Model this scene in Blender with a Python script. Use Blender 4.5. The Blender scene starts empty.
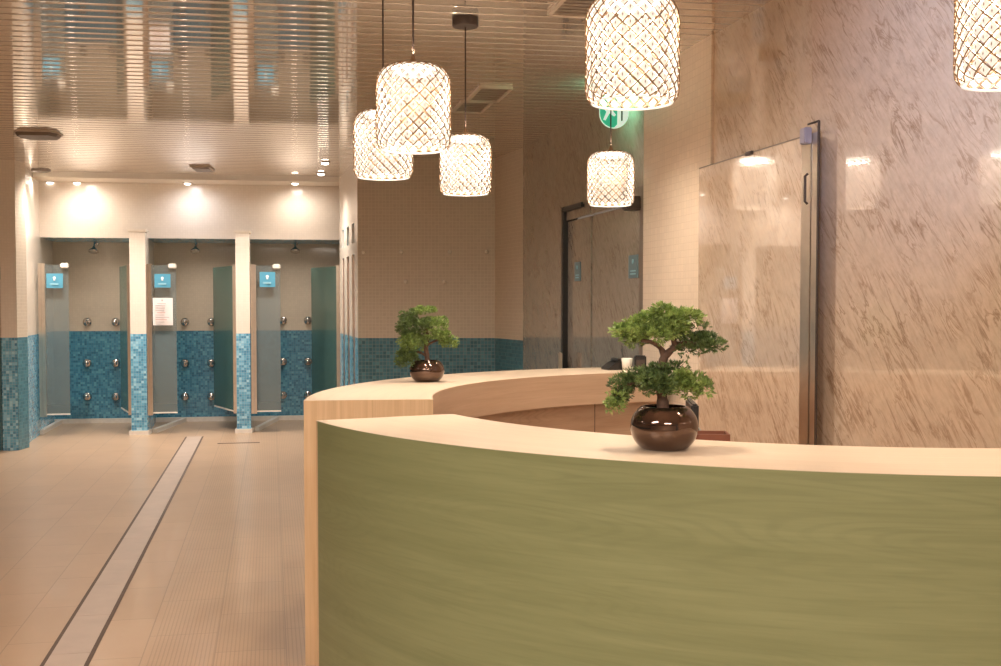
import bpy, bmesh, math, random
from mathutils import Vector, Matrix
random.seed(11)
S = bpy.context.scene
COL = S.collection
PI = math.pi

# ------------------------------------------------------------------ camera, world, exposure, large lights
F, HOR, PITCH = 1120.0, 303.0, math.radians(2.2)
EYE = 1.5
CY = HOR + F * math.tan(PITCH)
cam = bpy.data.cameras.new('camera'); co = bpy.data.objects.new('camera', cam); COL.objects.link(co)
cam.sensor_width = 36; cam.lens = F / 1001 * 36
cam.shift_y = (CY - 333) / 1001
cam.clip_start = .05; cam.clip_end = 100
co.location = (0, 0, EYE); co.rotation_euler = (PI / 2 - PITCH, 0, 0)
S.camera = co
W = bpy.data.worlds.new('world'); S.world = W; W.use_nodes = True
W.node_tree.nodes['Background'].inputs[0].default_value = (1.0, .82, .66, 1)
W.node_tree.nodes['Background'].inputs[1].default_value = .25
S.view_settings.view_transform = 'Standard'; S.view_settings.look = 'None'
S.view_settings.gamma = 1; S.view_settings.use_curve_mapping = False
S.view_settings.exposure = 0.0

ZC = 2.94            # ceiling height
WARM = (1.0, .80, .62); NEUT = (1.0, .91, .82); COOL = (.74, .80, 1.0)

def area(name, loc, size, power, color, rot=(0, 0, 0), spread=PI, sy=None):
    l = bpy.data.lights.new(name, 'AREA'); l.energy = power; l.color = color
    l.shape = 'RECTANGLE' if sy else 'DISK'; l.size = size
    if sy: l.size_y = sy
    l.spread = spread
    o = bpy.data.objects.new(name, l); COL.objects.link(o); o.location = loc; o.rotation_euler = rot
    return o
def spot(name, loc, target, power, color, ang=70, blend=.6, rad=.04):
    l = bpy.data.lights.new(name, 'SPOT'); l.energy = power; l.color = color
    l.spot_size = math.radians(ang); l.spot_blend = blend; l.shadow_soft_size = rad
    o = bpy.data.objects.new(name, l); COL.objects.link(o); o.location = loc
    o.rotation_euler = (Vector(target) - Vector(loc)).to_track_quat('-Z', 'Y').to_euler()
    return o

# fill lights added outside the picture, just under the ceiling, to brighten the hall
area('hall_fill', (-1.8, 0.6, ZC - .03), 1.6, 150, NEUT, sy=.5)
area('hall_fill', (0.8, -1.0, ZC - .03), 1.6, 150, NEUT, sy=.5)
for x, y, pw in ((-4.6, 3.2, 110), (-6.6, 7.5, 60), (-6.6, 2.0, 100)):
    spot('hall_fill', (x, y, ZC - .03), (x, y, 0), pw, NEUT, 165, 1, .15)
spot('wall_washer', (0.70, 2.9, ZC - .04), (1.66, 4.15, 2.45), 190, (.50, .64, 1.0), 58, 1, .12)

# ------------------------------------------------------------------ room geometry constants
def U(px): return (px - 500.5) / F
def side(Y): return 2.44 - .213 * Y                 # marble side wall, X as a function of Y
def sideY(px, o=0.0): return (2.44 - .978 * o + .208 * o * U(px)) / (.213 + U(px))
def right(Y): return 3.238 - .375 * Y                  # marble wall right of the steel post
FS, FC = .16, 12.69 + .16 * 4.08
def frontY(X): return FC + FS * X        # line of the shower posts
def front(px, off=0.0):
    u = U(px); Y = FC / (1 - FS * u); X = u * Y
    return (X, Y + off)
def at(px, py, Y):
    """world point seen at a pixel at the depth Y"""
    v = -(py - CY) / F; c, s = math.cos(PITCH), math.sin(PITCH)
    d = (U(px), c + v * s, -s + v * c)
    k = Y / d[1]
    return Vector((d[0] * k, Y, EYE + d[2] * k))

# ------------------------------------------------------------------ materials
def new_mat(name):
    m = bpy.data.materials.new(name); m.use_nodes = True
    nt = m.node_tree; b = nt.nodes['Principled BSDF']
    return m, nt, b
def setp(b, color=None, rough=.5, metal=0, coat=0, ior=None, spec=None):
    if color: b.inputs['Base Color'].default_value = (*color, 1)
    b.inputs['Roughness'].default_value = rough; b.inputs['Metallic'].default_value = metal
    b.inputs['Coat Weight'].default_value = coat; b.inputs['Coat Roughness'].default_value = .05
    if ior: b.inputs['IOR'].default_value = ior
    if spec is not None: b.inputs['Specular IOR Level'].default_value = spec
def N(nt, t, **k):
    n = nt.nodes.new(t)
    for a, v in k.items(): setattr(n, a, v)
    return n
def math_(nt, op, a, b=None, c=None):
    n = N(nt, 'ShaderNodeMath', operation=op)
    for i, x in enumerate((a, b, c)):
        if x is None: continue
        if isinstance(x, (int, float)): n.inputs[i].default_value = x
        else: nt.links.new(x, n.inputs[i])
    return n.outputs[0]
def uvmap(nt, scale=(1, 1, 1), rot=0, loc=(0, 0, 0)):
    t = N(nt, 'ShaderNodeTexCoord'); r = N(nt, 'ShaderNodeMapping'); s = N(nt, 'ShaderNodeMapping')
    r.inputs['Rotation'].default_value = (0, 0, rot); r.inputs['Location'].default_value = loc
    s.inputs['Scale'].default_value = scale
    nt.links.new(t.outputs['UV'], r.inputs[0]); nt.links.new(r.outputs[0], s.inputs[0])
    return s.outputs[0]
def noise(nt, vec, scale, detail=4, rough=.5, dist=0):
    n = N(nt, 'ShaderNodeTexNoise'); n.inputs['Scale'].default_value = scale
    n.inputs['Detail'].default_value = detail; n.inputs['Roughness'].default_value = rough
    n.inputs['Distortion'].default_value = dist
    if vec is not None: nt.links.new(vec, n.inputs['Vector'])
    return n.outputs['Fac']
def ramp(nt, fac, stops, interp='LINEAR'):
    r = N(nt, 'ShaderNodeValToRGB'); r.color_ramp.interpolation = interp
    while len(r.color_ramp.elements) < len(stops): r.color_ramp.elements.new(.5)
    for e, (p, c) in zip(r.color_ramp.elements, stops):
        e.position = p; e.color = (*c, 1) if len(c) == 3 else c
    nt.links.new(fac, r.inputs[0]); return r.outputs[0]
def mix(nt, fac, a, b, blend='MIX'):
    m = N(nt, 'ShaderNodeMix', data_type='RGBA', blend_type=blend)
    for i, x in ((0, fac), (6, a), (7, b)):
        if isinstance(x, (int, float)): m.inputs[i].default_value = x
        elif isinstance(x, tuple): m.inputs[i].default_value = (*x, 1)
        else: nt.links.new(x, m.inputs[i])
    return m.outputs[2]
def bump(nt, b, h, strength=.2, dist=.01):
    n = N(nt, 'ShaderNodeBump'); n.inputs['Strength'].default_value = strength
    n.inputs['Distance'].default_value = dist
    nt.links.new(h, n.inputs['Height']); nt.links.new(n.outputs[0], b.inputs['Normal'])
def plain(name, color, rough=.5, metal=0, coat=0, var=.06, scale=20):
    m, nt, b = new_mat(name); setp(b, color, rough, metal, coat)
    if var:
        t = N(nt, 'ShaderNodeTexCoord')
        n = noise(nt, t.outputs['Object'], scale, 3)
        c = ramp(nt, n, [(.3, tuple(x * (1 - var) for x in color)), (.7, tuple(min(1, x * (1 + var)) for x in color))])
        nt.links.new(c, b.inputs['Base Color'])
    return m
def emis(name, color, strength):
    m, nt, b = new_mat(name); setp(b, tuple(.7 * x for x in color), .4)
    b.inputs['Emission Color'].default_value = (*color, 1); b.inputs['Emission Strength'].default_value = strength
    return m

def tile_mat(name, size, stops, grout, rough=.15, gw=.1, split=None, low=None, coat=.3):
    """small mosaic; with split, UV.y below the split takes the second (blue) colours"""
    m, nt, b = new_mat(name); setp(b, None, rough, 0, coat)
    t = N(nt, 'ShaderNodeTexCoord'); sp = N(nt, 'ShaderNodeSeparateXYZ')
    nt.links.new(t.outputs['UV'], sp.inputs[0])
    u = math_(nt, 'DIVIDE', sp.outputs[0], size); v = math_(nt, 'DIVIDE', sp.outputs[1], size)
    cb = N(nt, 'ShaderNodeCombineXYZ')
    nt.links.new(math_(nt, 'FLOOR', u), cb.inputs[0]); nt.links.new(math_(nt, 'FLOOR', v), cb.inputs[1])
    wn = N(nt, 'ShaderNodeTexWhiteNoise', noise_dimensions='2D'); nt.links.new(cb.outputs[0], wn.inputs['Vector'])
    gu = math_(nt, 'LESS_THAN', math_(nt, 'FRACT', u), gw); gv = math_(nt, 'LESS_THAN', math_(nt, 'FRACT', v), gw)
    g = math_(nt, 'MAXIMUM', gu, gv)
    c1 = mix(nt, g, ramp(nt, wn.outputs['Value'], stops, 'CONSTANT' if len(stops) > 3 else 'LINEAR'), grout)
    if split:
        c2 = mix(nt, g, ramp(nt, wn.outputs['Value'], low[0], 'CONSTANT'), low[1])
        s = math_(nt, 'LESS_THAN', sp.outputs[1], split)
        c1 = mix(nt, s, c1, c2)
    nt.links.new(c1, b.inputs['Base Color'])
    bump(nt, b, math_(nt, 'SUBTRACT', 1, g), .25, .002)
    return m
BLUES = [(0, (.05, .20, .30)), (.2, (.065, .25, .37)), (.4, (.038, .16, .25)), (.55, (.085, .29, .40)), (.75, (.055, .22, .33)), (.9, (.11, .35, .45))]
BLG = (.13, .25, .30)
TEALS = [(0, (.045, .16, .21)), (.2, (.055, .19, .25)), (.4, (.035, .135, .18)), (.55, (.07, .22, .28)), (.75, (.05, .175, .23)), (.9, (.09, .25, .30))]
M = {}
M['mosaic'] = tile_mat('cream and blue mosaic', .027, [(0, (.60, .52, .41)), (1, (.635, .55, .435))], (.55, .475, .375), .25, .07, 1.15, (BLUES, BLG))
M['mosaic_lit'] = tile_mat('lit cream and blue mosaic', .028, [(0, (.79, .70, .60)), (1, (.82, .73, .63))], (.74, .655, .56), .25, .08, 1.15,
    ([(0, (.10, .33, .50)), (.2, (.15, .42, .60)), (.4, (.07, .26, .42)), (.55, (.24, .54, .70)), (.75, (.12, .38, .55)), (.9, (.36, .64, .76))], (.34, .48, .56)))  # brighter copy of the cream and blue mosaic, its lighting put into the colour
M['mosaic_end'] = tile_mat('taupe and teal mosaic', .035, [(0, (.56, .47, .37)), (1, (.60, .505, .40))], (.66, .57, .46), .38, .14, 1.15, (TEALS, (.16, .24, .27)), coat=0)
M['column_tile'] = tile_mat('small cream column tile', .040, [(0, (.80, .66, .52)), (1, (.86, .71, .56))], (.72, .58, .44), .35, .08, coat=.15)

def marble(name, base=(.68, .52, .37), tint=1.0):
    m, nt, b = new_mat(name); setp(b, None, .14, 0, .75)
    b.inputs['Coat Roughness'].default_value = .025; b.inputs['Coat IOR'].default_value = 2.0
    a = math.radians(52)
    v1 = uvmap(nt, (1.1, 7.5, 1), a)
    v2 = uvmap(nt, (5.0, 26.0, 1), a, (3, 1, 0))
    v3 = uvmap(nt, (1, 1, 1), 0)
    def ridge(vec, sc, det, dist, w):
        n = noise(nt, vec, sc, det, .6, dist)
        return ramp(nt, math_(nt, 'ABSOLUTE', math_(nt, 'SUBTRACT', n, .5)), [(0, (1, 1, 1)), (w * .4, (.5, .5, .5)), (w, (0, 0, 0))])
    big = ridge(v1, 1.6, 6, .6, .024)
    small = ridge(v2, .8, 5, .8, .045)
    mott = ramp(nt, noise(nt, v2, 2.2, 4, .6), [(.45, (0, 0, 0)), (.7, (1, 1, 1))])
    n3 = noise(nt, v3, 1.1, 3); n4 = noise(nt, v3, 16, 6, .65)
    brk = ramp(nt, noise(nt, v3, 3.2, 3), [(.44, (0, 0, 0)), (.60, (1, 1, 1))])
    brk2 = ramp(nt, noise(nt, v3, 5.2, 3), [(.42, (0, 0, 0)), (.62, (1, 1, 1))])
    c = ramp(nt, n4, [(.3, tuple(x * .88 for x in base)), (.7, tuple(min(1, x * 1.14) for x in base))])
    c = mix(nt, math_(nt, 'MULTIPLY', n3, .5), c, (base[0] * 1.10, base[1] * 1.14, base[2] * 1.26))
    c = mix(nt, math_(nt, 'MULTIPLY', mott, .34), c, (base[0] * .70, base[1] * .58, base[2] * .50))
    c = mix(nt, math_(nt, 'MULTIPLY', math_(nt, 'MULTIPLY', small, brk2), .70), c, (base[0] * .52, base[1] * .40, base[2] * .32))
    c = mix(nt, math_(nt, 'MULTIPLY', math_(nt, 'MULTIPLY', big, brk), .75), c, (base[0] * .42, base[1] * .31, base[2] * .24))
    nt.links.new(c, b.inputs['Base Color'])
    return m
M['marble'] = marble('beige veined marble')
M['marble_far'] = marble('shaded beige veined marble', (.38, .335, .275))  # same marble, the weaker light at the far end put into its colour

def wood(name, c0, c1, rough=.35, along='x', freq=(1.2, 26), coat=.15, contrast=(.35, .65), cath=0.0):
    m, nt, b = new_mat(name); setp(b, None, rough, 0, coat)
    sc = (freq[0], freq[1], 1) if along == 'x' else (freq[1], freq[0], 1)
    n1 = noise(nt, uvmap(nt, sc), 1, 6, .6, .3)
    c = ramp(nt, n1, [(contrast[0], c0), (contrast[1], c1)])
    n2 = noise(nt, uvmap(nt, tuple(x * 4 if x > 5 else x * 3 for x in sc)), 1, 3, .6)
    c = mix(nt, math_(nt, 'MULTIPLY', ramp(nt, n2, [(.5, (0, 0, 0)), (.75, (1, 1, 1))]), .35), c, tuple(x * .8 for x in c0))
    if cath:
        # cathedral grain: iso-lines of a stretched noise
        n3 = noise(nt, uvmap(nt, (.45, 4.0, 1) if along == 'x' else (4.0, .45, 1)), 1, 2, .45, .2)
        w = math_(nt, 'SINE', math_(nt, 'MULTIPLY', n3, 300.0))
        w = ramp(nt, w, [(.0, (0, 0, 0)), (.9, (1, 1, 1))])
        msk = ramp(nt, noise(nt, uvmap(nt, (1.0, 3.2, 1) if along == 'x' else (3.2, 1, 1), 0, (5, 2, 0)), 1.2, 3), [(.40, (0, 0, 0)), (.62, (1, 1, 1))])
        c = mix(nt, math_(nt, 'MULTIPLY', math_(nt, 'MULTIPLY', w, msk), cath), c, tuple(x * .68 for x in c0))
    nt.links.new(c, b.inputs['Base Color'])
    return m
M['green'] = wood('green stained oak', (.186, .202, .092), (.226, .242, .116), .42, 'x', (1.3, 26), .1, cath=.20)
M['top'] = wood('pale maple top', (.645, .51, .38), (.69, .55, .415), .38, 'x', (.7, 18), .1)
M['maple_end'] = wood('pale maple upright grain', (.62, .43, .25), (.74, .54, .34), .4, 'y', (1.0, 40), .1)
M['inner'] = wood('shaded maple curved', (.50, .34, .22), (.58, .41, .28), .4, 'x', (1.2, 24), .1)  # counter maple, reddened and darkened by the shade inside the ring
M['inner_low'] = wood('shaded maple knotty', (.47, .31, .20), (.60, .42, .29), .4, 'x', (1.0, 12), .1, cath=.3)  # lower panel maple, shade likewise put into the colour
M['desk'] = wood('brown desk laminate', (.36, .23, .14), (.42, .28, .18), .4, 'x')

def floor_mat():
    m, nt, b = new_mat('beige floor tile'); setp(b, None, .34, 0, .12)
    t = N(nt, 'ShaderNodeTexCoord'); sp = N(nt, 'ShaderNodeSeparateXYZ'); nt.links.new(t.outputs['UV'], sp.inputs[0])
    TU, TV = .30, .60
    v = math_(nt, 'DIVIDE', sp.outputs[1], TV); u0 = math_(nt, 'DIVIDE', sp.outputs[0], TU)
    row = math_(nt, 'FLOOR', u0)
    v = math_(nt, 'ADD', v, math_(nt, 'MULTIPLY', math_(nt, 'MODULO', math_(nt, 'ADD', row, 100), 2), .5))
    cb = N(nt, 'ShaderNodeCombineXYZ'); nt.links.new(row, cb.inputs[0]); nt.links.new(math_(nt, 'FLOOR', v), cb.inputs[1])
    wn = N(nt, 'ShaderNodeTexWhiteNoise', noise_dimensions='2D'); nt.links.new(cb.outputs[0], wn.inputs['Vector'])
    g = math_(nt, 'MAXIMUM', math_(nt, 'LESS_THAN', math_(nt, 'FRACT', u0), .018), math_(nt, 'LESS_THAN', math_(nt, 'FRACT', v), .009))
    c = ramp(nt, wn.outputs['Value'], [(0, (.47, .315, .20)), (1, (.52, .35, .225))])
    c = mix(nt, .35, c, ramp(nt, noise(nt, t.outputs['UV'], 2.2, 5, .6), [(.3, (.42, .28, .18)), (.7, (.57, .39, .255))]))
    # anti-slip ribs running along the hall right of the drain
    rib = math_(nt, 'FRACT', math_(nt, 'DIVIDE', sp.outputs[0], .0175))
    ribm = math_(nt, 'MULTIPLY', math_(nt, 'LESS_THAN', rib, .30), math_(nt, 'GREATER_THAN', sp.outputs[0], .32))
    c = mix(nt, math_(nt, 'MULTIPLY', ribm, .42), c, (.30, .20, .13))
    c = mix(nt, math_(nt, 'MULTIPLY', g, .65), c, (.30, .20, .135))
    nt.links.new(c, b.inputs['Base Color'])
    bump(nt, b, math_(nt, 'SUBTRACT', 1, math_(nt, 'MAXIMUM', math_(nt, 'MULTIPLY', ribm, .5), g)), .3, .003)
    return m
M['floor'] = floor_mat()
M['stall_floor'] = plain('stall floor tile', (.50, .42, .34), .3)
M['drain'] = plain('pinkish drain cover stone', (.50, .385, .31), .4, scale=6)
M['slot'] = plain('dark drain slot', (.12, .08, .06), .7)
M['plaster'] = plain('cream plaster', (.80, .70, .58), .6, var=.02)
M['white_trim'] = plain('white cove tile', (.78, .72, .64), .3)
M['stall_ceiling'] = plain('stall ceiling', (.55, .48, .40), .5)

def ceiling_mat():
    m, nt, b = new_mat('glossy slatted ceiling metal'); setp(b, (.78, .685, .59), .06, .62, .3)
    t = N(nt, 'ShaderNodeTexCoord'); mp = N(nt, 'ShaderNodeMapping'); mp.inputs['Scale'].default_value = (1.6, 1.2, 1)
    nt.links.new(t.outputs['UV'], mp.inputs[0])
    bump(nt, b, noise(nt, mp.outputs[0], 1.5, 1, .4), .02, .02)
    return m
M['ceiling'] = ceiling_mat()
M['groove'] = plain('ceiling slat groove', (.36, .30, .245), .8, 0)
M['steel'] = plain('brushed steel', (.62, .54, .46), .28, 1, var=.05)
M['chrome'] = plain('chrome', (.55, .52, .49), .15, 1, var=0)
M['hook'] = plain('pale ceramic knob', (.78, .72, .64), .25, 0, .4)
M['black'] = plain('black plastic', (.015, .014, .014), .4)
M['brown_dark'] = plain('dark bronze', (.075, .055, .045), .45, .3)
M['vent'] = plain('brown grille', (.20, .155, .12), .45)
M['grille'] = plain('taupe grille', (.34, .28, .22), .35)
M['vent_frame'] = plain('cream grille frame', (.62, .53, .44), .4)
M['sign_blue'] = plain('blue door sign', (.09, .32, .46), .35, var=.03)
M['sign_grey'] = plain('blue grey wall sign', (.13, .23, .27), .35, var=.03)
M['sign_white'] = plain('white sign print', (.85, .88, .88), .5, var=0)
M['sign_text'] = plain('pale blue sign print', (.35, .62, .72), .5, var=0)
M['paper'] = plain('white paper', (.80, .74, .72), .7, var=.02)
M['ink'] = plain('grey print', (.48, .42, .42), .7, var=0)
M['ink_red'] = plain('red print', (.62, .34, .30), .7, var=0)
M['clip'] = plain('white plastic clip', (.82, .78, .70), .35, var=0)
M['pink'] = plain('pink reflection film', (.62, .30, .34), .35)
M['gold'] = plain('antique gold wire', (.22, .125, .055), .5, .0)
M['cord'] = plain('dark brown cord', (.05, .03, .022), .5)
M['bark'] = plain('bonsai bark', (.11, .06, .038), .8, var=.4, scale=60)
M['soil'] = plain('dark potting soil', (.05, .035, .025), .9, var=.3, scale=80)
M['tray_brown'] = plain('reddish brown leather', (.22, .075, .04), .45)
M['led'] = emis('warm white lamp panel', (1.0, .93, .82), 14)
M['crystal'] = None
def crystal_mat():
    m, nt, b = new_mat('lit crystal bead'); setp(b, (.30, .26, .22), .15, 0, .3)
    b.inputs['Emission Color'].default_value = (1.0, .90, .77, 1); b.inputs['Emission Strength'].default_value = .82
    return m
M['crystal'] = crystal_mat()
M['exit_green'] = emis('green lit sign', (.03, .50, .28), .55)
M['exit_white'] = emis('white lit sign', (.75, 1.0, .85), .6)
M['spot_lens'] = emis('downlight lens', (1.0, .93, .82), 6)
M['spot_lens_off'] = plain('dim downlight lens', (.5, .42, .35), .3)

def frosted(name, tint, alpha_top, alpha_bot, z0, z1):
    """frosted film on a glass panel, denser towards the bottom of the panel"""
    m, nt, b = new_mat(name); setp(b, tint, .25, 0, .3)
    t = N(nt, 'ShaderNodeTexCoord'); sp = N(nt, 'ShaderNodeSeparateXYZ'); nt.links.new(t.outputs['UV'], sp.inputs[0])
    mr = N(nt, 'ShaderNodeMapRange'); nt.links.new(sp.outputs[1], mr.inputs[0])
    mr.inputs[1].default_value = z0; mr.inputs[2].default_value = z1
    mr.inputs[3].default_value = alpha_bot; mr.inputs[4].default_value = alpha_top
    nt.links.new(mr.outputs[0], b.inputs['Alpha'])
    return m
M['glass_a'] = frosted('frosted shower glass', (.19, .23, .23), .30, .66, .25, 1.93)
M['glass_b'] = frosted('green tinted shower glass', (.075, .15, .125), .66, .66, .25, 1.93)
M['pink_glass'] = frosted('pinkish grey glass', (.40, .20, .22), .9, .45, .9, 1.9)
M['acrylic'] = frosted('clear acrylic', (.5, .7, .6), .3, .3, 0, 1)

def leaf_mat(name, a, b2, c2):
    m, nt, b = new_mat(name); setp(b, None, .5, 0, 0)
    t = N(nt, 'ShaderNodeTexCoord')
    n = noise(nt, t.outputs['Object'], 38, 3, .6)
    c = ramp(nt, n, [(.32, a), (.52, b2), (.72, c2)])
    nt.links.new(c, b.inputs['Base Color'])
    b.inputs['Subsurface Weight'].default_value = 0
    return m
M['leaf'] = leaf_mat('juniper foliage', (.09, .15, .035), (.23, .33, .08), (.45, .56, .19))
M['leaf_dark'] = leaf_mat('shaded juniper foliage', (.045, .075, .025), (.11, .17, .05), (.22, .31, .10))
def pot_mat():
    m, nt, b = new_mat('bronze brown glazed pot'); setp(b, (.13, .085, .065), .07, .9, .3)
    return m
M['pot'] = pot_mat()

# ------------------------------------------------------------------ mesh helpers
def obj(name, bm, mat, parent=None, smooth=False):
    me = bpy.data.meshes.new(name)
    bmesh.ops.recalc_face_normals(bm, faces=bm.faces)
    bm.to_mesh(me); bm.free()
    mats = mat if isinstance(mat, (list, tuple)) else [mat]
    for k in mats: me.materials.append(k)
    if smooth:
        for p in me.polygons: p.use_smooth = True
    o = bpy.data.objects.new(name, me); COL.objects.link(o)
    if parent: o.parent = parent
    return o
def tag(o, label=None, cat=None, group=None, kind=None):
    if label: o['label'] = label
    if cat: o['category'] = cat
    if group: o['group'] = group
    if kind: o['kind'] = kind
    return o
def thing(name, label, cat, loc=(0, 0, 0), rz=0, group=None):
    o = bpy.data.objects.new(name, None); COL.objects.link(o)
    o.location = loc; o.rotation_euler = (0, 0, rz); o.empty_display_size = .1
    return tag(o, label, cat, group)
def struct(o, label=None):
    o['kind'] = 'structure'
    if label: o['label'] = label
    o['category'] = o.name.split('_')[0].split('.')[0]
    return o
def quad(bm, vs, uvs=None, mi=0):
    f = bm.faces.new([bm.verts.new(v) for v in vs]); f.material_index = mi
    if uvs:
        l = bm.loops.layers.uv.verify()
        for lp, q in zip(f.loops, uvs): lp[l].uv = q
    return f
def wall_bm(p0, p1, z0, z1, thick, u0=0.0, bm=None, cap=True):
    """a wall slab between two plan points, UVs in metres (u along the wall, v = height)"""
    bm = bm or bmesh.new()
    p0, p1 = Vector(p0[:2]), Vector(p1[:2]); d = (p1 - p0); L = d.length; d.normalize()
    n = Vector((-d.y, d.x)) * thick
    a, b, c, e = p0, p1, p1 + n, p0 + n; T = abs(thick)
    def q(x, y, ua, ub):
        quad(bm, [(x.x, x.y, z0), (y.x, y.y, z0), (y.x, y.y, z1), (x.x, x.y, z1)], [(ua, z0), (ub, z0), (ub, z1), (ua, z1)])
    q(a, b, u0, u0 + L); q(b, c, u0 + L, u0 + L + T); q(c, e, 0, L); q(e, a, u0 - T, u0)
    for z in (z0, z1):
        quad(bm, [(v.x, v.y, z) for v in (a, b, c, e)], [(0, 0), (L, 0), (L, T), (0, T)])
    bmesh.ops.remove_doubles(bm, verts=bm.verts, dist=1e-5)
    return bm
def box_bm(cx, cy, cz, sx, sy, sz, bm=None, rot=None, bevel=0, mi=0):
    bm2 = bmesh.new(); r = bmesh.ops.create_cube(bm2, size=1)
    bmesh.ops.scale(bm2, vec=(sx, sy, sz), verts=bm2.verts)
    if bevel: bmesh.ops.bevel(bm2, geom=bm2.edges[:], offset=bevel, segments=2, affect='EDGES')
    if rot: bmesh.ops.rotate(bm2, cent=(0, 0, 0), matrix=rot, verts=bm2.verts)
    bmesh.ops.translate(bm2, vec=(cx, cy, cz), verts=bm2.verts)
    for f in bm2.faces: f.material_index = mi
    l = bm2.loops.layers.uv.verify()
    for f in bm2.faces:
        n = f.normal
        for lp in f.loops:
            v = lp.vert.co
            lp[l].uv = (v.x, v.z) if abs(n.y) > .7 else ((v.y, v.z) if abs(n.x) > .7 else (v.x, v.y))
    if bm is None: return bm2
    me = bpy.data.meshes.new('t'); bm2.to_mesh(me); bm2.free(); bm.from_mesh(me); bpy.data.meshes.remove(me)
    return bm
def lathe_bm(prof, n=32, bm=None, c=(0, 0, 0), cap=True, mi=0, rot=None):
    bm = bm or bmesh.new(); rings = []
    c = Vector(c)
    for r, z in prof:
        ring = []
        for k in range(n):
            a = 2 * PI * k / n; v = Vector((r * math.cos(a), r * math.sin(a), z))
            if rot: v = rot @ v
            ring.append(bm.verts.new(c + v))
        rings.append(ring)
    for a, b in zip(rings, rings[1:]):
        for k in range(n):
            f = bm.faces.new((a[k], a[(k + 1) % n], b[(k + 1) % n], b[k])); f.material_index = mi
    if cap:
        for r_ in (rings[0], rings[-1]):
            f = bm.faces.new(r_); f.material_index = mi
    return bm
def tube_bm(pts, rad, n=8, bm=None, closed=False, cap=True, mi=0):
    bm = bm or bmesh.new(); pts = [Vector(p) for p in pts]; rings = []; prev = None
    rs = rad if isinstance(rad, (list, tuple)) else [rad] * len(pts)
    m = len(pts)
    for i, p in enumerate(pts):
        if closed: t = pts[(i + 1) % m] - pts[(i - 1) % m]
        else: t = pts[min(i + 1, m - 1)] - pts[max(i - 1, 0)]
        t.normalize()
        if prev is None:
            ref = Vector((0, 0, 1)) if abs(t.z) < .9 else Vector((1, 0, 0))
            prev = t.cross(ref).normalized()
        prev = (prev - t * prev.dot(t)).normalized(); q = t.cross(prev)
        rings.append([bm.verts.new(p + (prev * math.cos(2 * PI * k / n) + q * math.sin(2 * PI * k / n)) * rs[i]) for k in range(n)])
    pairs = list(zip(rings, rings[1:])) + ([(rings[-1], rings[0])] if closed else [])
    for a, b in pairs:
        for k in range(n):
            f = bm.faces.new((a[k], a[(k + 1) % n], b[(k + 1) % n], b[k])); f.material_index = mi
    if cap and not closed:
        bm.faces.new(rings[0]); bm.faces.new(rings[-1])
    return bm

# ------------------------------------------------------------------ floor and ceiling
DIRX, DIRY = -.205, 1.0
dl = math.hypot(DIRX, DIRY); DV = Vector((DIRX / dl, DIRY / dl)); DU = Vector((DV.y, -DV.x))
def room(u, v, z=0.0, org=(-1.815, 4.63)):             # u across the hall, v along the drain
    p = Vector(org) + DU * u + DV * v; return (p.x, p.y, z)
bm = bmesh.new()
c4 = [(-9, -4), (4.5, -4), (4.5, 15), (-9, 15)]
def uvroom(x, y):
    d = Vector((x + 1.815, y - 4.63)); return (d.dot(DU), d.dot(DV))
quad(bm, [(x, y, 0) for x, y in c4], [uvroom(x, y) for x, y in c4])
quad(bm, [(x, y, -.1) for x, y in c4], [uvroom(x, y) for x, y in c4])
struct(obj('floor', bm, M['floor']), 'beige tiled floor with fine ribs right of the drain')

# slatted ceiling, every slat slightly bowed, real grooves between
bm = bmesh.new(); uvl = bm.loops.layers.uv.verify()
PITCHS = .125; sl = .16
def cpt(x, y, z): return (x, y + sl * (x + 4.08), z)
ys = []; y = -4.0
xs = [-9, 4.5]
prof = []
while y < 12.40:
    w = PITCHS - .0045; tilt = random.uniform(-1, 1) * .00010
    for k in range(7):
        t = k / 6; prof.append((y + w * t, ZC - .0001 * (1 - (2 * t - 1) ** 2) + tilt * t))
    prof.append((y + w + .0003, ZC + .002)); prof.append((y + PITCHS - .0003, ZC + .002))
    y += PITCHS
rows = [[bm.verts.new(cpt(x, py, pz)) for x in xs] for py, pz in prof]
for i, (a, b) in enumerate(zip(rows, rows[1:])):
    f = bm.faces.new((a[0], a[1], b[1], b[0])); k = i % 9
    f.material_index = 1 if k in (6, 7, 8) else 0
    f.smooth = k < 6
    for lp in f.loops: lp[uvl].uv = (lp.vert.co.x, lp.vert.co.y)
o = struct(obj('ceiling', bm, [M['ceiling'], M['groove']]), 'glossy slatted metal ceiling')
SLAT_END = prof[-1][0]

# drain channel running down the hall
def strip(name, u0, u1, v0, v1, z, mat, h=.006):
    bm = bmesh.new()
    lo = [room(u0, v0), room(u1, v0), room(u1, v1), room(u0, v1)]
    for za in (z, z + h):
        quad(bm, [(p[0], p[1], za) for p in lo], [(u0, v0), (u1, v0), (u1, v1), (u0, v1)])
    for i in range(4):
        a, b = lo[i], lo[(i + 1) % 4]
        quad(bm, [(a[0], a[1], z), (b[0], b[1], z), (b[0], b[1], z + h), (a[0], a[1], z + h)], [(0, 0)] * 4)
    bmesh.ops.remove_doubles(bm, verts=bm.verts, dist=1e-5)
    return obj(name, bm, mat)
dr = thing('floor_drain', 'long straight pinkish stone drain channel running down the tiled floor', 'drain', (0, 0, 0))
for u in (-.098, .080):
    s_ = strip('slot', u, u + .018, -3.5, 8.05, 0, M['slot'], .003); s_.parent = dr
v = -3.5
while v < 8.0:
    s_ = strip('drain_cover', -.080, .080, v, min(v + .597, 8.05), 0, M['drain'], .005); s_.parent = dr
    v += .6
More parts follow.
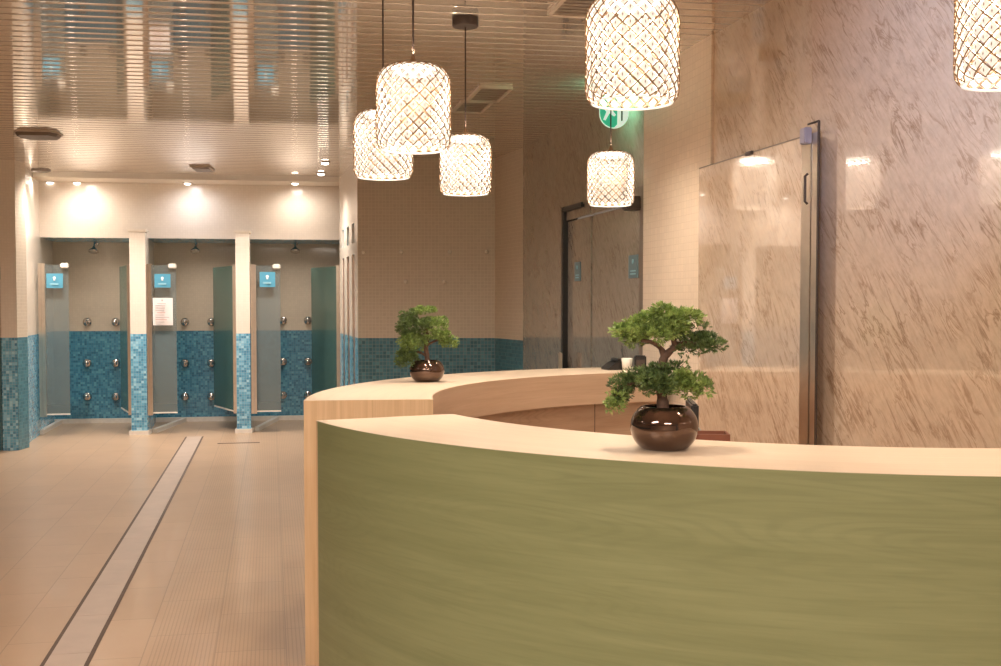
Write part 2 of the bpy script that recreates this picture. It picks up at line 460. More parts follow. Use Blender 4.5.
tag(strip('floor_gutter', .28, .72, 7.35, 7.39, 0, M['slot'], .003), 'short thin dark strip on the floor in front of the right shower stalls', 'drain')  # thin dark strip lying on the tiles

# ------------------------------------------------------------------ walls
YB = 11.2                                             # the beige end wall and the dark pier at the left
wl = (U(17) * 11.35, 11.35)
pA = front(35.5)                                        # left end of the stall front
pB = front(340)
bw0 = (U(358) * YB, YB); bw1 = (U(495) * YB, YB)
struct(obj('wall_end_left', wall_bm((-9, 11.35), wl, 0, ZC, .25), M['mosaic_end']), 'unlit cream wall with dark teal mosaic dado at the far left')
struct(obj('wall_left', wall_bm((wl[0] - .0, wl[1] + .001), (pA[0] + (pA[0] - wl[0]) * 1.2, pA[1] + (pA[1] - wl[1]) * 1.2), 0, ZC, .15), M['mosaic_lit']), 'lit cream wall with pale blue mosaic beside the showers')
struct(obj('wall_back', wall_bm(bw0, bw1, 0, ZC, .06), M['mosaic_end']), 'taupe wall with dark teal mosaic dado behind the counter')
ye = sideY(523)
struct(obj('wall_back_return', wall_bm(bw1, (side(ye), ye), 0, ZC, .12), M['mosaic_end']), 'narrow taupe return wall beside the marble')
# far marble wall with a door recess, column, marble near
y1, y2, y3, y4 = sideY(563), sideY(588), sideY(645), sideY(712)
yp = sideY(809)
def side_off(Y, off):                                  # a point set out from the side wall into the room
    n = Vector((-.9776, -.2107)); return (side(Y) + n.x * off, Y + n.y * off)
def swall(name, ya, yb, z0, z1, mat, off=0, th=.12, label=None):
    u0 = (14 - ya) * 1.023
    return struct(obj(name, wall_bm(side_off(ya, off), side_off(yb, off), z0, z1, th + off, u0), mat), label)
swall('wall_side', ye, y1, 0, ZC, M['marble_far'], label='shaded beige marble wall left of the flush door')
swall('wall_side_over_door', y1, y3, 2.25, ZC, M['marble_far'], label='marble wall above the flush doors')
swall('wall_column', y3, y4, 0, ZC, M['column_tile'], .015, label='cream small tiled column beside the doors')
swall('wall_marble', y4, yp, 0, ZC, M['marble'], label='beige marble wall above the sliding panel')
pr0 = (right(4.93), 4.93); pr1 = (right(-.5), -.5)
struct(obj('wall_right', wall_bm((side(yp), yp), pr1, 0, ZC, .12, 9.3), M['marble']), 'glossy beige veined marble wall at the right')
# outer walls that close the hall behind and left of the camera
struct(obj('wall_far_left', wall_bm((-9, -4), (-9, 15), 0, ZC, .1), M['mosaic_end']))
struct(obj('wall_behind', wall_bm((-9, -4), (4.5, -4), 0, ZC, -.1), M['plaster']))

# doors set in the marble wall
def flush_door(name, ya, yb, lab, sign_px, sz):
    d = thing(name, lab, 'door', (0, 0, 0))
    d['kind'] = 'structure'
    u0 = (14 - ya) * 1.023
    obj('door_leaf', wall_bm(side_off(ya - .03, -.025), side_off(yb + .012, -.025), .01, 2.15, .05, u0 + 3), M['marble_far'], d)
    obj('door_header', wall_bm(side_off(ya - .03, -.012), side_off(yb + .012, -.012), 2.16, 2.25, .05, u0 + 3), M['marble_far'], d)
    return d
d1 = flush_door('door_1', y1, y2, 'narrow flush marble door with dark frame edge', 573, 0)
obj('door_frame', wall_bm(side_off(y1 + .0, .015), side_off(y1 - .055, .015), 0, 2.27, .12), M['black'], d1)
obj('door_frame', wall_bm(side_off(y1, .015), side_off(y2 + .14, .015), 2.23, 2.265, .1), M['black'], d1)
# handle
hy = y1 - .10
hp = side_off(hy, .03)
obj('door_handle', box_bm(hp[0] - .02, hp[1], 1.02, .03, .10, .17, bevel=.008), M['steel'], d1)
d2 = flush_door('door_2', y2, y3, 'wide flush marble door next to the tiled column', 630, 0)
obj('door_frame', wall_bm(side_off(y3 + .09, .01), side_off(y3 + .0, .01), 0, 2.25, .12), M['vent'], d2)
hp = side_off(y3 + .12, .05)
obj('door_closer', box_bm(hp[0], hp[1], 2.14, .10, .12, .09, bevel=.01, rot=Matrix.Rotation(math.radians(12), 3, 'Z')), M['brown_dark'], d2)

def wall_sign(px0, px1, py0, py1, label):
    ya, yb = sideY(px0), sideY(px1); ym = (ya + yb) / 2
    z1 = at(px0, py0, ym).z; z0 = at(px0, py1, ym).z
    t = thing('wall_sign', label, 'sign', (0, 0, 0), group=None)
    obj('sign_plate', wall_bm(side_off(ya, -.019), side_off(yb, -.019), z0, z1, .008), M['sign_grey'], t)
    bm = bmesh.new(); c = Vector((*side_off(ym, -.018), (z1 * .72 + z0 * .28)))
    R = Matrix.Rotation(math.atan(.2155), 3, 'Z') @ Matrix.Rotation(-PI / 2, 3, 'Y')
    lathe_bm([(.016, -.002), (.016, .002)], 16, bm, c, rot=R)
    obj('sign_symbol', bm, M['sign_text'], t)
    bm = bmesh.new(); h = z1 - z0
    for k in (0, 1):
        w = wall_bm(side_off(ya - (ya - yb) * .2, -.018), side_off(yb + (ya - yb) * .2, -.018), z0 + h * (.28 - .13 * k), z0 + h * (.34 - .13 * k), .002, bm=bm)
    obj('sign_text', bm, M['sign_text'], t)
    return t
wall_sign(572, 577.5, 262, 281, 'small blue grey sign on the narrow marble door left of the wide one')
wall_sign(625.5, 634.5, 255, 278, 'larger blue grey sign on the wide marble door beside the column')

# sliding marble panel with steel edge profile
sp_ = thing('sliding_door', 'beige marble sliding door panel with steel edge, behind the counter', 'door', (0, 0, 0))
SO = .045
yl, yr = sideY(698, SO), sideY(801, SO)
ZL = at(760, 150.2, sideY(760, SO)).z
obj('marble_leaf', wall_bm(side_off(yl, SO), side_off(yr, SO), .01, ZL, .03, 21.3), M['marble'], sp_)
obj('top_trim', wall_bm(side_off(yl, SO + .001), side_off(yr, SO + .001), ZL + .001, ZL + .006, .02), M['vent'], sp_)
R12 = Matrix.Rotation(math.radians(12), 3, 'Z')
hp = side_off(sideY(749, SO), SO + .005); obj('top_clip', box_bm(hp[0], hp[1], ZL, .02, .07, .018, bevel=.003, rot=R12), M['brown_dark'], sp_)
ym_, yq = sideY(810, SO), sideY(817, SO)
obj('edge_profile', wall_bm(side_off(yr - .001, SO + .006), side_off(ym_, SO + .006), .0, ZL, .012), M['steel'], sp_)
obj('edge_profile', wall_bm(side_off(ym_ - .004, SO + .002), side_off(yq + .010, SO + .002), .0, ZL + .005, .010), M['steel'], sp_)
obj('edge_seal', wall_bm(side_off(yq + .009, SO + .003), side_off(yq - .003, SO + .003), .0, ZL + .050, .007), M['brown_dark'], sp_)
hp = side_off(sideY(808, SO), SO + .02)
lock = box_bm(hp[0], hp[1], ZL - .005, .035, .05, .07, bevel=.004, rot=R12)
tag(obj('lock_block', lock, plain('grey violet lock', (.34, .31, .36), .35), sp_), 'small grey lock block at the top of the profile')
bm = bmesh.new(); hx, hy_ = side_off(ym_ - .003, SO + .02)
tube_bm([(hx, hy_, 1.93), (hx - .012, hy_ - .003, 1.94), (hx - .012, hy_ - .003, 2.05), (hx, hy_, 2.06)], .006, 8, bm)
obj('pull_handle', bm, M['brown_dark'], sp_)
bm = bmesh.new(); ax, ay = side_off(sideY(806, SO), SO); bx_, by_ = side_off(yq + .004, SO)
tube_bm([(ax, ay, ZL + .049), (bx_, by_, ZL + .049), (bx_, by_, ZL + .02)], .005, 6, bm)
obj('guide_bracket', bm, M['brown_dark'], sp_)

# ------------------------------------------------------------------ shower stalls
def fpt(px, off): p = front(px); return (p[0] - FS * off, p[1] + off)
DEPTH = 1.45
HOFF = .42
backL = (pA[0] - .45, frontY(pA[0] - .45) + DEPTH); backR = (pB[0] + .6, frontY(pB[0] + .6) + DEPTH)
struct(obj('wall_shower_back', wall_bm(backL, backR, 0, 2.26, .12), M['mosaic']), 'cream wall over blue mosaic at the back of the showers')
hl = (pA[0] - .3, frontY(pA[0] - .3) + HOFF); hr = (pB[0] + .12, frontY(pB[0] + .12) + HOFF)
o = struct(obj('wall_shower_header', wall_bm(hl, hr, 2.255, ZC - .046, DEPTH - HOFF + .1), M['mosaic_lit']), 'lit cream header wall above the shower stalls')
# ceiling bulkhead strip in front of the header
sl_ = (pA[0] - .3, frontY(pA[0] - .3) + HOFF - .46); sr = (pB[0] + .2, frontY(pB[0] + .2) + HOFF - .46)
struct(obj('trim_1', wall_bm(sl_, sr, ZC - .045, ZC + .02, 1.4), M['plaster']), 'plain cream ceiling strip with downlights over the showers')
PW = [(130.2, 146.2), (236, 250)]
for a, b in PW:
    pa, pb = front(a), front(b)
    w = wall_bm(pa, pb, .05, 2.31, .16)
    # partition behind the post
    q0 = (pa[0] + .03, pa[1] + .159); q1 = (pb[0] - .03, pb[1] + .159)
    wall_bm(q0, (q0[0] + (q1[0] - q0[0]), q1[1]), .0, 2.255, DEPTH - .17, bm=w)
    o = struct(obj('wall_partition', w, M['mosaic_lit']), 'cream and blue mosaic partition between shower stalls')
    w = wall_bm((pa[0] - .02, pa[1] - .02), (pb[0] + .02, pb[1] - .02), 0, .05, .2)
    struct(obj('trim_2', w, M['white_trim']), 'white plinth under a partition')
    w = wall_bm((pa[0] - .012, pa[1] - .012), (pb[0] + .012, pb[1] - .012), 2.305, 2.33, .19)
    struct(obj('trim_3', w, M['plaster']), 'cream cap on a partition')
# coving at the stall backs
struct(obj('baseboard_shower', wall_bm((backL[0], backL[1] - .05), (backR[0], backR[1] - .05), 0, .055, .05), M['white_trim']), 'white coving at the back of the showers')
for px in (43, 147.2, 251):
    p0 = fpt(px, .18); p1 = (p0[0] - .0, frontY(p0[0]) + DEPTH - .05)
    struct(obj('baseboard_stall', wall_bm((p0[0] + (.02 if px > 60 else -.12), p0[1]), (p0[0] + (.02 if px > 60 else -.36), p1[1]), 0, .05, -.05), M['white_trim']), 'white coving on a stall side wall')

# right-hand row of stalls seen edge on (between the showers and the beige wall)
q0 = Vector(pB); q1 = Vector(bw0)
dv = (q1 - q0); LR = dv.length; dv.normalize(); nr = Vector((-dv.y, dv.x))   # nr points away from the hall
if nr.x < 0: nr = -nr
def rpt(t, off=0): p = q0 + dv * t + nr * off; return (p.x, p.y)
sgn = 1 if nr.dot(Vector((-dv.y, dv.x))) > 0 else -1
struct(obj('wall_right_row_header', wall_bm(rpt(0, .0), rpt(LR - .01, .0), 2.32, ZC, .15 * sgn), M['mosaic_lit']), 'cream header over the side row of showers')
gap = .24; pw_ = (LR - 3 * gap) / 4
for k in range(4):
    a = k * (pw_ + gap); b = a + pw_
    struct(obj('wall_right_row_post', wall_bm(rpt(a + .001), rpt(b - .001), 0, 2.32, (.9 if k < 3 else .3) * sgn), M['mosaic_lit']), 'narrow mosaic post of the side row of showers')
    if k == 3: break
    struct(obj('trim_4', wall_bm(rpt(b, .0), rpt(b + gap, .0), 2.0, 2.12, .12 * sgn), M['mosaic_lit']), 'lintel between posts of the side row')
    d = thing('shower_door', ['narrow glass door in the side row of stalls, farthest of three', 'narrow glass door in the side row of stalls, middle of three', 'narrow glass door in the side row of stalls, nearest the taupe wall'][k], 'shower door', (0, 0, 0), group='narrow doors of the side row')
    obj('glass_panel', wall_bm(rpt(b + .03, .03), rpt(b + gap - .005, .03), .2, 1.99, .01 * sgn), M['pink_glass'], d)
    obj('hinge_profile', wall_bm(rpt(b + .001, .01), rpt(b + .03, .01), .0, 1.995, .04 * sgn), M['steel'], d)

# glass doors of the three facing stalls
def shower_door(px0, px1, pxp, off0, off1, z0, z1, mat, label, clip=False, side_px=None, group=None):
    """px0..px1 glass, pxp the steel hinge profile span"""
    d = thing('shower_door', label, 'shower door', (0, 0, 0), group=group)
    a = fpt_px(px0, off0); b = fpt_px(px1, off1)
    obj('glass_panel', wall_bm(a, b, z0, z1, .010), mat, d)
    for s in pxp:
        p, q = fpt_px(s[0], s[2]), fpt_px(s[1], s[2]); obj('hinge_profile', wall_bm(p, q, z0 - .03, z1 + .015, .03), M['steel'], d)
    bm = bmesh.new()
    wall_bm((a[0], a[1] - .003), (b[0], b[1] - .003), z0 - .012, z0 + .004, .016, bm=bm)
    obj('bottom_seal', bm, M['clip'], d)
    if clip:
        c = fpt_px(px1 - 3.5, off1 - .02); obj('clip', box_bm(c[0], c[1], z1 - .01, .085, .05, .055, bevel=.01), M['clip'], d)
    return d
def fpt_px(px, off):
    """point on the image column px, at a distance off behind the post line"""
    u = U(px); Y = (FC + off) / (1 - FS * u); return (u * Y, Y)
def door_sign(d, px0, px1, py0, py1, off=-.02):
    a, b = fpt_px(px0, off), fpt_px(px1, off); ym = (a[1] + b[1]) / 2
    z1 = at(px0, py0, ym).z; z0 = at(px0, py1, ym).z; h = z1 - z0
    s = obj('sign', wall_bm(a, b, z0, z1, .006), M['sign_blue'], d); s['label'] = 'blue square sign with a white symbol'
    cx, cy = (a[0] + b[0]) / 2, ym - .006
    bm = bmesh.new(); lathe_bm([(h * .10, -.002), (h * .10, .002)], 16, bm, (cx, cy, z0 + h * .70), rot=Matrix.Rotation(PI / 2, 3, 'X'))
    box_bm(cx, cy, z0 + h * .56, h * .12, .004, h * .08, bm)
    obj('symbol', bm, M['sign_white'], s)
    bm = bmesh.new(); w = b[0] - a[0]
    rr = random.Random(3); x = a[0] + w * .2
    while x < b[0] - w * .24:                           # an illegible line of small lettering
        box_bm(x, cy, z0 + h * .27, w * .06, .004, h * rr.uniform(.10, .15), bm); x += w * .085
    obj('lettering', bm, M['sign_text'], s)
OFFD = .05
dA = shower_door(45, 69, [(38.5, 41.5, .02), (41.8, 45.2, .02)], OFFD, OFFD, .25, 1.93, M['glass_a'], 'frosted glass door with blue sign, left stall, left side', True)
door_sign(dA, 47, 63.5, 273.5, 288)
dB = shower_door(151.5, 176.5, [(146.8, 149, .02), (149.3, 151.8, .02)], OFFD, OFFD, .25, 1.93, M['glass_a'], 'frosted glass door with blue sign and white paper notice, middle stall', True)
door_sign(dB, 155, 171, 274, 287.5)
a, b = fpt_px(153, .0), fpt_px(173, .0); z1 = at(160, 298, 12.9).z; z0 = at(160, 325, 12.9).z
n_ = obj('notice', wall_bm(a, b, z0, z1, .005), M['paper'], dB); n_['label'] = 'white paper notice taped to the glass'
bm = bmesh.new(); bmr = bmesh.new(); rr = random.Random(5); hh = z1 - z0
for k in range(9):
    t = .80 - .085 * k
    w0 = a[0] + .03 + (.02 if k in (0, 4) else 0); w1 = b[0] - .03 - rr.uniform(0, .06)
    box_bm((w0 + w1) / 2, a[1] - .003, z0 + hh * t, w1 - w0, .003, .006, bmr if k in (4, 7) else bm)
box_bm((a[0] + b[0]) / 2, a[1] - .003, z0 + hh * .91, .02, .003, .02, bm)
obj('printed_lines', bm, M['ink'], n_); obj('red_lines', bmr, M['ink_red'], n_)
dC = shower_door(256, 280.5, [(250.8, 253.4, .02), (253.7, 256.2, .02)], OFFD, OFFD, .25, 1.93, M['glass_a'], 'frosted glass door with blue sign, right stall, left side', True)
door_sign(dC, 260, 275.5, 272, 287)
shower_door(120, 127.5, [(127.3, 130, .10)], .75, .12, .25, 1.93, M['glass_b'], 'green tinted glass door swung inwards, left stall, right side')
shower_door(213.5, 233, [(232.8, 236, .10)], .85, .12, .25, 1.93, M['glass_b'], 'green tinted glass door swung inwards, middle stall, right side')
shower_door(311.5, 336.5, [(336.5, 341.5, .10)], .85, .12, .25, 1.93, M['glass_b'], 'green tinted glass door swung inwards, right stall, right side')
bm = bmesh.new()

# shower fittings
def fitting_proto():
    d = thing('shower_valve', 'x', 'shower valve')
    bm = bmesh.new(); R = Matrix.Rotation(PI / 2, 3, 'X')
    lathe_bm([(.052, 0), (.052, .012), (.040, .022), (.026, .026)], 20, bm, rot=R)
    a = obj('wall_flange', bm, M['chrome'], d, True)
    bm = bmesh.new()
    lathe_bm([(.022, .02), (.026, .04), (.028, .075), (.020, .085), (.004, .087)], 16, bm, rot=R)
    b = obj('knob', bm, M['chrome'], d, True)
    return d
def head_proto():
    d = thing('overhead_shower', 'x', 'shower head')
    bm = bmesh.new(); R = Matrix.Rotation(PI / 2, 3, 'X')
    lathe_bm([(.035, 0), (.035, .01), (.02, .018)], 18, bm, rot=R)
    obj('wall_flange', bm, M['chrome'], d, True)
    bm = tube_bm([(0, -.01, 0), (0, -.08, .005), (0, -.13, -.02), (0, -.16, -.06)], .012, 8)
    obj('arm', bm, M['chrome'], d, True)
    bm = bmesh.new()
    lathe_bm([(.015, .03), (.022, .01), (.058, -.028), (.060, -.042), (.05, -.046)], 20, bm, (0, -.175, -.08), rot=Matrix.Rotation(math.radians(-25), 3, 'X'))
    obj('rose', bm, M['chrome'], d, True)
    return d
def copy_tree(o, parent=None):
    c = o.copy(); COL.objects.link(c)
    if parent: c.parent = parent
    for ch in o.children: copy_tree(ch, c)
    return c
RZ = math.atan(FS)
def on_back(px, py):
    u = U(px); Y = (FC + DEPTH) / (1 - FS * u); return at(px, py, Y - .002)
sv = fitting_proto(); first = True
stalls = [('left', [87.3, 116]), ('middle', [185, 211.5]), ('right', [283, 308])]
rows_ = [('top', 322), ('middle', 363), ('bottom', 396.5)]
for sn, cols in stalls:
    for rn, py in rows_:
        for cn, px in zip(('left', 'right'), cols):
            o = sv if first else copy_tree(sv); first = False
            o.location = on_back(px, py - (1.5 if sn == 'right' else 0)); o.rotation_euler = (0, 0, RZ)
            o['label'] = f'round chrome valve in the {sn} shower stall, {rn} row, {cn} one'
            o['group'] = 'chrome valves on the shower back walls'
sh = head_proto()
for k, (sn, px) in enumerate((('left', 94), ('middle', 194.5), ('right', 293))):
    o = sh if k == 0 else copy_tree(sh)
    o.location = on_back(px + 2.5, 243); o.rotation_euler = (0, 0, RZ)
    o['label'] = f'chrome shower head high on the back wall of the {sn} stall'; o['group'] = 'shower heads'

# knobs on the taupe wall
hk = thing('wall_hook', 'x', 'wall hook')
bm = bmesh.new(); R = Matrix.Rotation(PI / 2, 3, 'X')
lathe_bm([(.014, 0), (.014, .006), (.007, .012), (.007, .03)], 14, bm, rot=R); obj('stem', bm, M['steel'], hk, True)
bm = bmesh.new(); lathe_bm([(.006, .028), (.018, .034), (.021, .045), (.016, .056), (.004, .060)], 16, bm, rot=R); obj('knob', bm, M['hook'], hk, True)
hl_ = [(364, 252.5, 'upper row, first from the left'), (401.5, 252, 'upper row, second from the left'), (450, 252, 'upper row, third from the left'),
       (486.5, 252, 'upper row, rightmost'), (406, 281.7, 'lower row, left one'), (444, 281.7, 'lower row, right one')]
for k, (px, py, w) in enumerate(hl_):
    o = hk if k == 0 else copy_tree(hk)
    o.location = at(px, py, YB - .001); o['label'] = 'small round knob on the taupe tiled wall, ' + w; o['group'] = 'knobs on the taupe wall'
# small green notice at the very left
p = at(1, 273, 11.34)
tag(obj('wall_sign', box_bm(p.x - .06, 11.34, p.z, .16, .02, .13, bevel=.003), plain('dark green notice', (.03, .16, .11), .4)), 'small dark green sign on the unlit wall at the left edge', 'sign')

# ------------------------------------------------------------------ ceiling fittings
def ceil(px, py, z=ZC):
    """ceiling point seen at a pixel"""
    v = -(py - CY) / F; c, s = math.cos(PITCH), math.sin(PITCH)
    d = Vector((U(px), c + v * s, -s + v * c)); k = (z - EYE) / d.z
    return Vector((d.x * k, d.y * k, z))
RW = math.atan(.2)
def vent(px, py, w, l, label, slats=6):
    c = ceil(px, py); t = thing('ceiling_vent', label, 'ceiling vent', (c.x, c.y, ZC), RW)
    bm = bmesh.new(); e = .022
    for x, y, sx, sy in ((-w / 2, 0, e, l), (w / 2, 0, e, l), (0, -l / 2, w, e), (0, l / 2, w, e)): box_bm(x, y, -.008, sx + .0, sy, .02, bm)
    obj('frame', bm, M['vent_frame'], t)
    obj('backing', box_bm(0, 0, -.004, w - e, l - e, .006), M['grille'], t)
    for k in range(slats):
        obj('slat', box_bm(0, -l / 2 + l * (k + .5) / slats, -.010, w - e, l / slats * .45, .003, rot=None), M['grille'], t)
    return t
vent(489, 93, .21, .50, 'cream framed air vent in the ceiling, right behind the small pendant cord')
vent(472, 105.5, .21, .42, 'cream framed air vent in the ceiling, farther one above the small pendant')
vent(580, 4, .22, .34, 'cream framed air vent in the ceiling at the top beside the large pendant')
c = ceil(202.5, 168); t = thing('ceiling_speaker', 'dark square grille in the ceiling in front of the showers', 'ceiling vent', (c.x, c.y, ZC), .12)
obj('frame', box_bm(0, 0, -.008, .22, .42, .016, bevel=.004), M['vent_frame'], t); obj('grille', box_bm(0, 0, -.02, .17, .34, .012, bevel=.003), M['vent'], t)
c = ceil(38.5, 133.5); t = thing('smoke_vent', 'long dark brown octagonal fitting under the ceiling at the upper left', 'ceiling fitting', (c.x, c.y, ZC), .12)
bm = bmesh.new(); w_, l_ = .175, .16; ch = .05
pts = [(-w_ + ch, -l_), (w_ - ch, -l_), (w_, -l_ + ch * 2), (w_, l_ - ch * 2), (w_ - ch, l_), (-w_ + ch, l_), (-w_, l_ - ch * 2), (-w_, -l_ + ch * 2)]
lo = [bm.verts.new((x * .9, y * .9, -.035)) for x, y in pts]; hi = [bm.verts.new((x, y, -.004)) for x, y in pts]
bm.faces.new(lo); bm.faces.new(hi)
for k in range(8): bm.faces.new((lo[k], lo[(k + 1) % 8], hi[(k + 1) % 8], hi[k]))
obj('housing', bm, M['vent'], t)
bm = bmesh.new()
ring = [Vector((x * 1.04, y * 1.04, -.004)) for x, y in pts]; tube_bm(ring, .006, 6, bm, closed=True); obj('rim', bm, M['vent_frame'], t)
c = ceil(41, 170); bm = bmesh.new(); lathe_bm([(.10, 0), (.10, -.012), (.075, -.022), (.02, -.026)], 24, bm)
o = obj('ceiling_disc', bm, M['vent'], None, True); o.location = (c.x, c.y, ZC); tag(o, 'small dark round fitting flush in the ceiling above the left shower', 'ceiling fitting')

def downlight(px, py, z, label, on=True, r=.045):
    c = ceil(px, py, z); t = thing('downlight', label, 'downlight', (c.x, c.y, z - .001), 0, 'downlights near the showers')
    bm = bmesh.new(); lathe_bm([(r, 0), (r * 1.25, -.003), (r * 1.25, -.008), (r * .9, -.010)], 20, bm); obj('bezel', bm, M['vent_frame'], t, True)
    bm = bmesh.new(); lathe_bm([(r * .85, -.0105), (r * .75, -.022), (r * .4, -.028), (.002, -.030)], 20, bm); obj('lens', bm, M['spot_lens'] if on else M['spot_lens_off'], t, True)
    return c
ZS = ZC - .045
dls = [(50, 181.5, 'bright small downlight over the left shower, left of two', 1), (77, 182, 'bright small downlight over the left shower, right of two', 1),
       (187.5, 182.5, 'small downlight over the middle shower', 1), (295, 182.5, 'small downlight over the right shower', 1)]
for px, py, lb, on in dls:
    c = downlight(px, py, ZS, lb, on)
downlight(325, 162, ZC, 'tiny downlight in the slatted ceiling above the right shower, nearer one')
downlight(321, 173, ZC, 'tiny downlight in the slatted ceiling above the right shower, farther one')
# the light those downlights throw on the header wall
for px, pw, colr, ang in ((80, 34, NEUT, 160), (190, 22, (.90, .92, 1), 160), (297, 36, NEUT, 160), (50, 10, NEUT, 150)):
    p = fpt(px, HOFF - .36)
    if px == 50: spot('downlight_beam', (p[0], p[1] - .2, ZS - .02), (p[0] - .5, p[1] - .6, 1.2), pw, colr, ang, .9)
    else: spot('downlight_beam', (p[0], p[1], ZS - .02), (p[0], p[1] + .25, 2.0), pw, colr, ang, 1, .06)
# added fill spots without fixtures, before the showers and in the hall
for px, off, pw in ((70, -.7, 190), (190, -.8, 190), (300, -.7, 170)):
    p = fpt(px, off); spot('hall_fill_beam', (p[0], p[1], ZC - .03), (p[0], p[1] - .1, 0), pw, NEUT, 140, 1.0, .06)
for px in (95, 193, 294):                       # one unseen fill spot added in every stall ceiling, above the header edge
    p = fpt(px, .8); spot('stall_fill', (p[0], p[1] - .0, 2.25), (p[0], p[1] + .1, 0), 30, NEUT, 150, 1, .05)
for x, y, pw in ((-3.4, 9.4, 110), (-1.2, 8.6, 120), (-2.6, 6.0, 50), (.3, 4.9, 90), (-.3, 7.0, 50)):
    spot('hall_fill_beam', (x, y, ZC - .03), (x, y, 0), pw, NEUT, 150, 1, .06)

# green exit sign hanging under the ceiling beside the wall
c = at(614, 110, 7.25); ex = thing('exit_sign', 'green and white lit exit sign hanging behind the large pendant', 'sign', (c.x, c.y, 0), 0)
zt = ZC; zb = at(614, 128.5, 7.25).z; r = .095
bm = bmesh.new(); zc_ = zb + .125
out = [(-r, zc_ + .09), (-r, zc_ - .03)] + [(r * -math.cos(a) * 1.0, zc_ - .03 - .095 * math.sin(a)) for a in [PI * k / 14 for k in range(1, 14)]] + [(r, zc_ - .03), (r, zc_ + .09)]
f1 = [bm.verts.new((x, -.006, z)) for x, z in out]; f2 = [bm.verts.new((x, .006, z)) for x, z in out]
bm.faces.new(f1); bm.faces.new(f2)
for k in range(len(out)): bm.faces.new((f1[k], f1[(k + 1) % len(out)], f2[(k + 1) % len(out)], f2[k]))
obj('sign_plate', bm, M['exit_white'], ex)
def poly(name, pts, y, mat, par, th=.003):
    bm = bmesh.new(); a = [bm.verts.new((x, y, z)) for x, z in pts]; b = [bm.verts.new((x, y - th, z)) for x, z in pts]
    bm.faces.new(a); bm.faces.new(b)
    for k in range(len(pts)): bm.faces.new((a[k], a[(k + 1) % len(pts)], b[(k + 1) % len(pts)], b[k]))
    return obj(name, bm, mat, par)
gl = [(-r + .004, zc_ + .085), (-r + .004, zc_ - .03)] + [(-(r - .004) * math.cos(a), zc_ - .03 - .090 * math.sin(a)) for a in [PI * k / 14 for k in range(1, 8)]] + [(.02, zc_ - .10), (.02, zc_ + .085)]
poly('green_field', gl, -.0065, M['exit_green'], ex)
poly('running_figure', [(-.07, zc_ - .07), (-.055, zc_ - .075), (-.03, zc_ - .03), (0, zc_ - .05), (.012, zc_ - .04), (-.02, zc_), (0, zc_ + .03), (-.015, zc_ + .04), (-.04, zc_ + .005), (-.07, zc_ + .02), (-.075, zc_ + .008), (-.05, zc_ - .02)], -.010, M['exit_white'], ex)
poly('doorway_mark', [(.045, zc_ - .08), (.055, zc_ - .075), (.055, zc_ + .07), (.045, zc_ + .07)], -.0065, M['brown_dark'], ex)
obj('hanger', box_bm(0, 0, (zc_ + .09 + ZC) / 2, .16, .02, ZC - zc_ - .088), M['vent_frame'], ex)
l = bpy.data.lights.new('exit_glow', 'POINT'); l.energy = 4.5; l.color = (.30, 1, .65); l.shadow_soft_size = .01
o = bpy.data.objects.new('exit_glow', l); COL.objects.link(o); o.location = (c.x + .0, c.y + .10, zc_ + .12)

# ------------------------------------------------------------------ reception counter
CX, CYY, RO, RI, HT = 1.372, 4.796, 2.234, 1.718, 1.10
def arc(R, a): return (CX + R * math.cos(a), CYY + R * math.sin(a))
def ring_bm(r0, r1, a0, a1, z0, z1, n, faces=('o', 'i', 't', 'b', 'e')):
    """solid arc between two radii; UV u = arc length, v = height or radius"""
    bm = bmesh.new(); l = bm.loops.layers.uv.verify(); g = []
    for k in range(n + 1):
        a = a0 + (a1 - a0) * k / n
        g.append([bm.verts.new((*arc(r, a), z)) for r, z in ((r0, z0), (r1, z0), (r1, z1), (r0, z1))])
    def F_(vs, uv):
        f = bm.faces.new(vs)
        for lp, q in zip(f.loops, uv): lp[l].uv = q
        return f
    for k in range(n):
        u0 = (a0 + (a1 - a0) * k / n) * r1; u1 = (a0 + (a1 - a0) * (k + 1) / n) * r1
        A, B = g[k], g[k + 1]
        F_((A[1], B[1], B[2], A[2]), ((u0, z0), (u1, z0), (u1, z1), (u0, z1))).smooth = True
        F_((A[0], B[0], B[3], A[3]), ((u0, z0), (u1, z0), (u1, z1), (u0, z1))).smooth = True
        F_((A[3], B[3], B[2], A[2]), ((u0, r0), (u1, r0), (u1, r1), (u0, r1)))
        F_((A[0], B[0], B[1], A[1]), ((u0, r0), (u1, r0), (u1, r1), (u0, r1)))
    for A in (g[0], g[-1]): F_(A, ((r0, z0), (r1, z0), (r1, z1), (r0, z1)))
    return bm
def sharp(o):
    m = o.data
    bm = bmesh.new(); bm.from_mesh(m)
    for e in bm.edges:
        if len(e.link_faces) == 2 and e.calc_face_angle() > .6: e.smooth = False
    bm.to_mesh(m); bm.free(); return o
